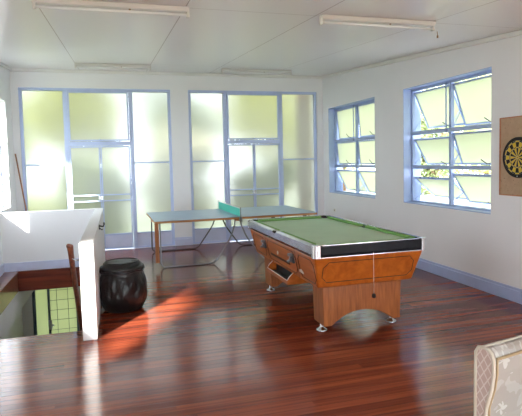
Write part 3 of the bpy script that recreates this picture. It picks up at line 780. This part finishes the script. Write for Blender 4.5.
b.ring(c0, .0065,.016, 0, 2*PI, 0, 20, MT['dyel']); b.ring(c0, 0,.0065, 0, 2*PI, 0, 12, MT['dblack'])
b.build('scoring_face', None, db, fix=False)
b = MB()
for r in (.007,.0173,.105,.1155,.1706,.1857):
    b.tube([(-.0355, r*math.sin(t), r*math.cos(t)) for t in [2*PI*k/48 for k in range(48)]], .0008, 4, closed=True)
for k in range(20):
    t = (k-.5)*PI/10; b.tube([(-.0355, .016*math.sin(t), .016*math.cos(t)), (-.0355, .19*math.sin(t), .19*math.cos(t))], .0008, 4)
b.build('wire_spider', MT['wire'], db)
b = MB(); b.box((-.037,-.005,-.214),(-.034,.005,-.200)); b.build('clip', MT['wire'], db)

# ------------------------------------------------------------------ armchair (front of its back rest towards the camera)
ac = thing('armchair', 'old armchair covered in pale floral fabric with diamond-lattice side panels', 'armchair', (-2.592,-8.445,.0), .19)
# local: +x along the chair's width, -y is the front; the back's left end is at x=-.39
WB = .39
def backprof(y_shift=0):
    # (y, z) side profile of the back rest: thick rolled top, tapering down
    return [(.035,.40),(.042,.66),(.042,.84),(.040,.912),(.028,.932),(.006,.938),(-.018,.935),(-.036,.922),(-.046,.892),(-.046,.84),(-.036,.78),(-.012,.70),(-.004,.64),(-.004,.40)]
def slab(x0, x1, prof, m, name, par, bev=.006):
    b = MB(); b.prism([(x0,y,z) for y, z in prof], (x1-x0,0,0)); return b.build(name, m, par, bevel=bev)
br = slab(-WB+.006, WB-.006, backprof(), MT['floral'], 'backrest', ac, .008)
for s in (-1, 1):
    pr_ = backprof(); cyc = [sum(p[0] for p in pr_)/len(pr_), sum(p[1] for p in pr_)/len(pr_)]
    x0, x1 = (-WB, -WB+.006) if s < 0 else (WB-.006, WB)
    ins = [((y-0)*.84-.001, (z-.68)*.965+.68) for y, z in pr_]
    b = MB(); b.prism([(s*(WB+.001) if s > 0 else -WB-.001, y, z) for y, z in ins], (-s*.01,0,0)); b.build('lattice_panel', MT['lattice'], br)
    b = MB(); b.tube([(s*(WB-.001), y*.93, (z-.64)*.985+.64) for y, z in backprof()], .0075, 8); b.build('piping', MT['piping'], br)
b = MB(); b.tube([(-WB+.012,-.048,.901),(0,-.049,.906),(WB-.012,-.048,.902)], .0055, 8); b.tube([(-WB+.014,-.048,.90),(-WB+.014,-.048,.84),(-WB+.014,-.038,.78),(-WB+.014,-.014,.70),(-WB+.014,-.006,.45)], .0045, 8); b.build('braid', MT['braid'], br)
b = MB(); b.tube([(-WB,-.0,.938),(0,.0,.940),(WB,0,.938)], .004, 6); b.build('top_seam', MT['piping'], br)
b = MB(); b.box((-WB+.02,-.56,.20),(WB-.02,.05,.32)); b.build('seat_base', MT['floral'], ac, bevel=.02)
b = MB(); b.box((-WB+.09,-.58,.32),(WB-.09,-.03,.43)); b.build('seat_cushion', MT['floral'], ac, bevel=.035, seg=4)
for s in (-1, 1):
    b = MB(); x0, x1 = sorted((s*WB, s*(WB-.085))); b.box((x0,-.56,.20),(x1,.0,.555)); b.build('arm', MT['floral'], ac, bevel=.03, seg=4)
    for yy in (-.53, .0):
        b = MB(); b.lathe((s*(WB-.06), yy, 0), [(.016,0),(.018,.01),(.026,.2)], 14); b.build('leg', MT['fascia'], ac)

# ------------------------------------------------------------------ outside
g = MB(); g.box((-60,-60,LOW-.4),(60,60,LOW-.21)); struct(g, 'ground', MT['grass'])
b = MB()
b.hexa([(T,-7.5,.80),(2.3,-7.5,.80),(2.3,-1.2,.84),(T,-1.2,.84),(T,-7.5,.85),(2.3,-7.5,.85),(2.3,-1.2,.89),(T,-1.2,.89)])
for k in range(24):
    y = -7.3+k*.25; b.box((T+.01, y, .885), (2.28, y+.03, .90))
o = b.build('lean_to_roof', MT['roofw']); tag(o, 'pale sunlit metal roof seen just below the open window by the dartboard', 'roof')
def foliage(nm, c, rad, n, size, m, parent, seed):
    rnd = random.Random(seed); bm = bmesh.new()
    # a few inner lobes carry the leaves so the crown has an uneven outline
    lobes = [(Vector((0,0,0)), 1.)]
    for _ in range(9):
        v = Vector((rnd.uniform(-1,1), rnd.uniform(-1,1), rnd.uniform(-1,1))); lobes.append((v*.62, rnd.uniform(.35,.6)))
    for k in range(n):
        l, lr = rnd.choice(lobes); d = Vector((rnd.gauss(0,1), rnd.gauss(0,1), rnd.gauss(0,1))).normalized()*lr*(rnd.random()**.35)
        p = l+d; p = Vector((p.x*rad[0], p.y*rad[1], p.z*rad[2]))+Vector(c)
        q = Vector((rnd.gauss(0,1), rnd.gauss(0,1), rnd.gauss(0,1))).normalized(); w = q.orthogonal().normalized(); s = size*rnd.uniform(.6,1.3)
        a = p-q*s; b_ = p+w*s*.45; c2 = p+q*s; d2 = p-w*s*.45
        bm.faces.new([bm.verts.new(x) for x in (a,b_,c2,d2)])
    me = bpy.data.meshes.new(nm); bm.to_mesh(me); bm.free(); me.materials.append(m)
    o = bpy.data.objects.new(nm, me); COL.objects.link(o); o.parent = parent; return o
def tree(x, y, zc, rad, m, label, n, size, seed, group=None, kind='tree'):
    t = thing('garden_tree' if kind == 'tree' else 'garden_shrub', label, kind, (x,y,LOW-.21), 0, group)
    zc -= LOW-.21
    b = MB(); b.tube([(0,0,-.05),(.05,.03,zc*.4),(-.04,0,zc*.75),(0,0,zc)], [.16,.12,.09,.03], 10)
    for k in range(5):
        a = k*1.3+seed; b.tube([(0,0,zc*.7),(math.cos(a)*rad[0]*.3, math.sin(a)*rad[1]*.3, zc),(math.cos(a)*rad[0]*.6, math.sin(a)*rad[1]*.6, zc+rad[2]*.4)], [.05,.035,.012], 6)
    b.build('trunk', MT['bark'], t)
    foliage('foliage', (0,0,zc), rad, n, size, m, t, seed)
    return t
G = 'garden trees behind the frosted glass'
tree(-7.2, 3.6, 2.3, (1.15,1.0,1.5), MT['leafA'], 'yellow-green tree behind the left pane of the left tall window', 2600, .16, 1)
tree(-4.85, 3.6, .7, (1.1,.9,1.1), MT['leafB'], 'mid-green tree behind the french doors of the left tall window', 2600, .14, 3)
tree(-2.55, 3.6, 1.3, (1.05,.9,1.3), MT['leafD'], 'pale yellow tree behind the left pane of the right tall window', 2000, .15, 5)
tree(-.45, 3.6, .8, (.95,.9,1.1), MT['leafB'], 'deep green tree behind the french doors of the right tall window', 2600, .14, 7)
tree(-5.6, 7.4, 3.3, (1.7,1.2,2.0), MT['leafA'], 'tall light green tree behind the fanlight of the left tall window', 2400, .19, 2)
tree(-2.2, 7.4, 2.6, (1.5,1.2,1.9), MT['leafB'], 'green tree behind the right pane of the left tall window', 1500, .19, 4)
tree(1.0, 7.4, 3.4, (1.5,1.2,2.1), MT['leafA'], 'bright yellow-green tree behind the fanlight of the right tall window', 2400, .19, 6)
b = MB(); b.box((-.15,1.0,LOW-.21),(.12,1.25,3.4)); tag(b.build('veranda_post', MT['brown']), 'brown post outside the right pane of the right tall window', 'post')
# shrubs glimpsed through the open sashes of the right wall
tree(5.0, 3.3, 2.4, (1.7,1.7,2.5), MT['leafB'], 'sunlit green tree seen through gaps of the window by the dartboard', 6500, .085, 11)
tree(3.6, 8.9, 2.0, (1.3,1.7,2.2), MT['leafD'], 'pale tree seen through the lower gaps of the smaller right-wall window', 3200, .10, 12)
tree(9.8, 6.6, 3.4, (2.4,2.4,3.2), MT['leafA'], 'tall tree beyond the first one outside the window by the dartboard', 4200, .17, 13)
tree(6.4, 12.5, 3.4, (2.4,2.4,2.9), MT['leafA'], 'tall tree far beyond the smaller right-wall window', 3200, .19, 14)
tree(8.0, .9, 1.4, (1.3,1.9,2.3), MT['leafB'], 'green tree beyond the pale lean-to roof', 2200, .11, 17)
# trees on the left side of the house
tree(-12, 0.5, .4, (1.8,3.4,1.6), MT['leafB'], 'green tree beyond the left wall window', 1500, .2, 15)
tree(-7.0, 10.5, -.9, (3.0,1.2,1.9), MT['leafA'], 'yellow-green low tree behind the glazed door down the stairs', 2200, .17, 16)

# ------------------------------------------------------------------ light
w = bpy.data.worlds.new('sky'); S.world = w; w.use_nodes = True
bg = w.node_tree.nodes['Background']; bg.inputs[0].default_value = (.87,.93,1.,1); bg.inputs[1].default_value = 3.4
sd = bpy.data.lights.new('sun', 'SUN'); sd.energy = 14.; sd.angle = math.radians(3.); sd.color = (1.,.95,.86)
sun = bpy.data.objects.new('sun', sd); COL.objects.link(sun)
d = Vector((.56,.83,-.50)); sun.rotation_euler = d.to_track_quat('-Z', 'Y').to_euler()

# ------------------------------------------------------------------ camera
cd = bpy.data.cameras.new('camera'); cam = bpy.data.objects.new('camera', cd); COL.objects.link(cam)
Rr, U, F = Vector((.96080401,-.276303,-.02263412)), Vector((.0395218,.05570493,.99766477)), Vector((.27439693,.95945485,-.06444151))
cam.matrix_world = Matrix(((Rr.x,U.x,-F.x,-4.31481794),(Rr.y,U.y,-F.y,-10.11487593),(Rr.z,U.z,-F.z,1.67701455),(0,0,0,1)))
cd.sensor_width = 36; cd.lens = 503.54866*36/522; cd.shift_y = -(208-192.53756)/522; cd.clip_start = .02; cd.clip_end = 300
S.camera = cam
S.view_settings.view_transform = 'Standard'; S.view_settings.look = 'None'; S.view_settings.gamma = 1; S.view_settings.exposure = 1.36
S.cycles.max_bounces = 14; S.cycles.diffuse_bounces = 7; S.cycles.transmission_bounces = 12; S.cycles.transparent_max_bounces = 12
S.cycles.sample_clamp_indirect = 12; S.cycles.use_denoising = True
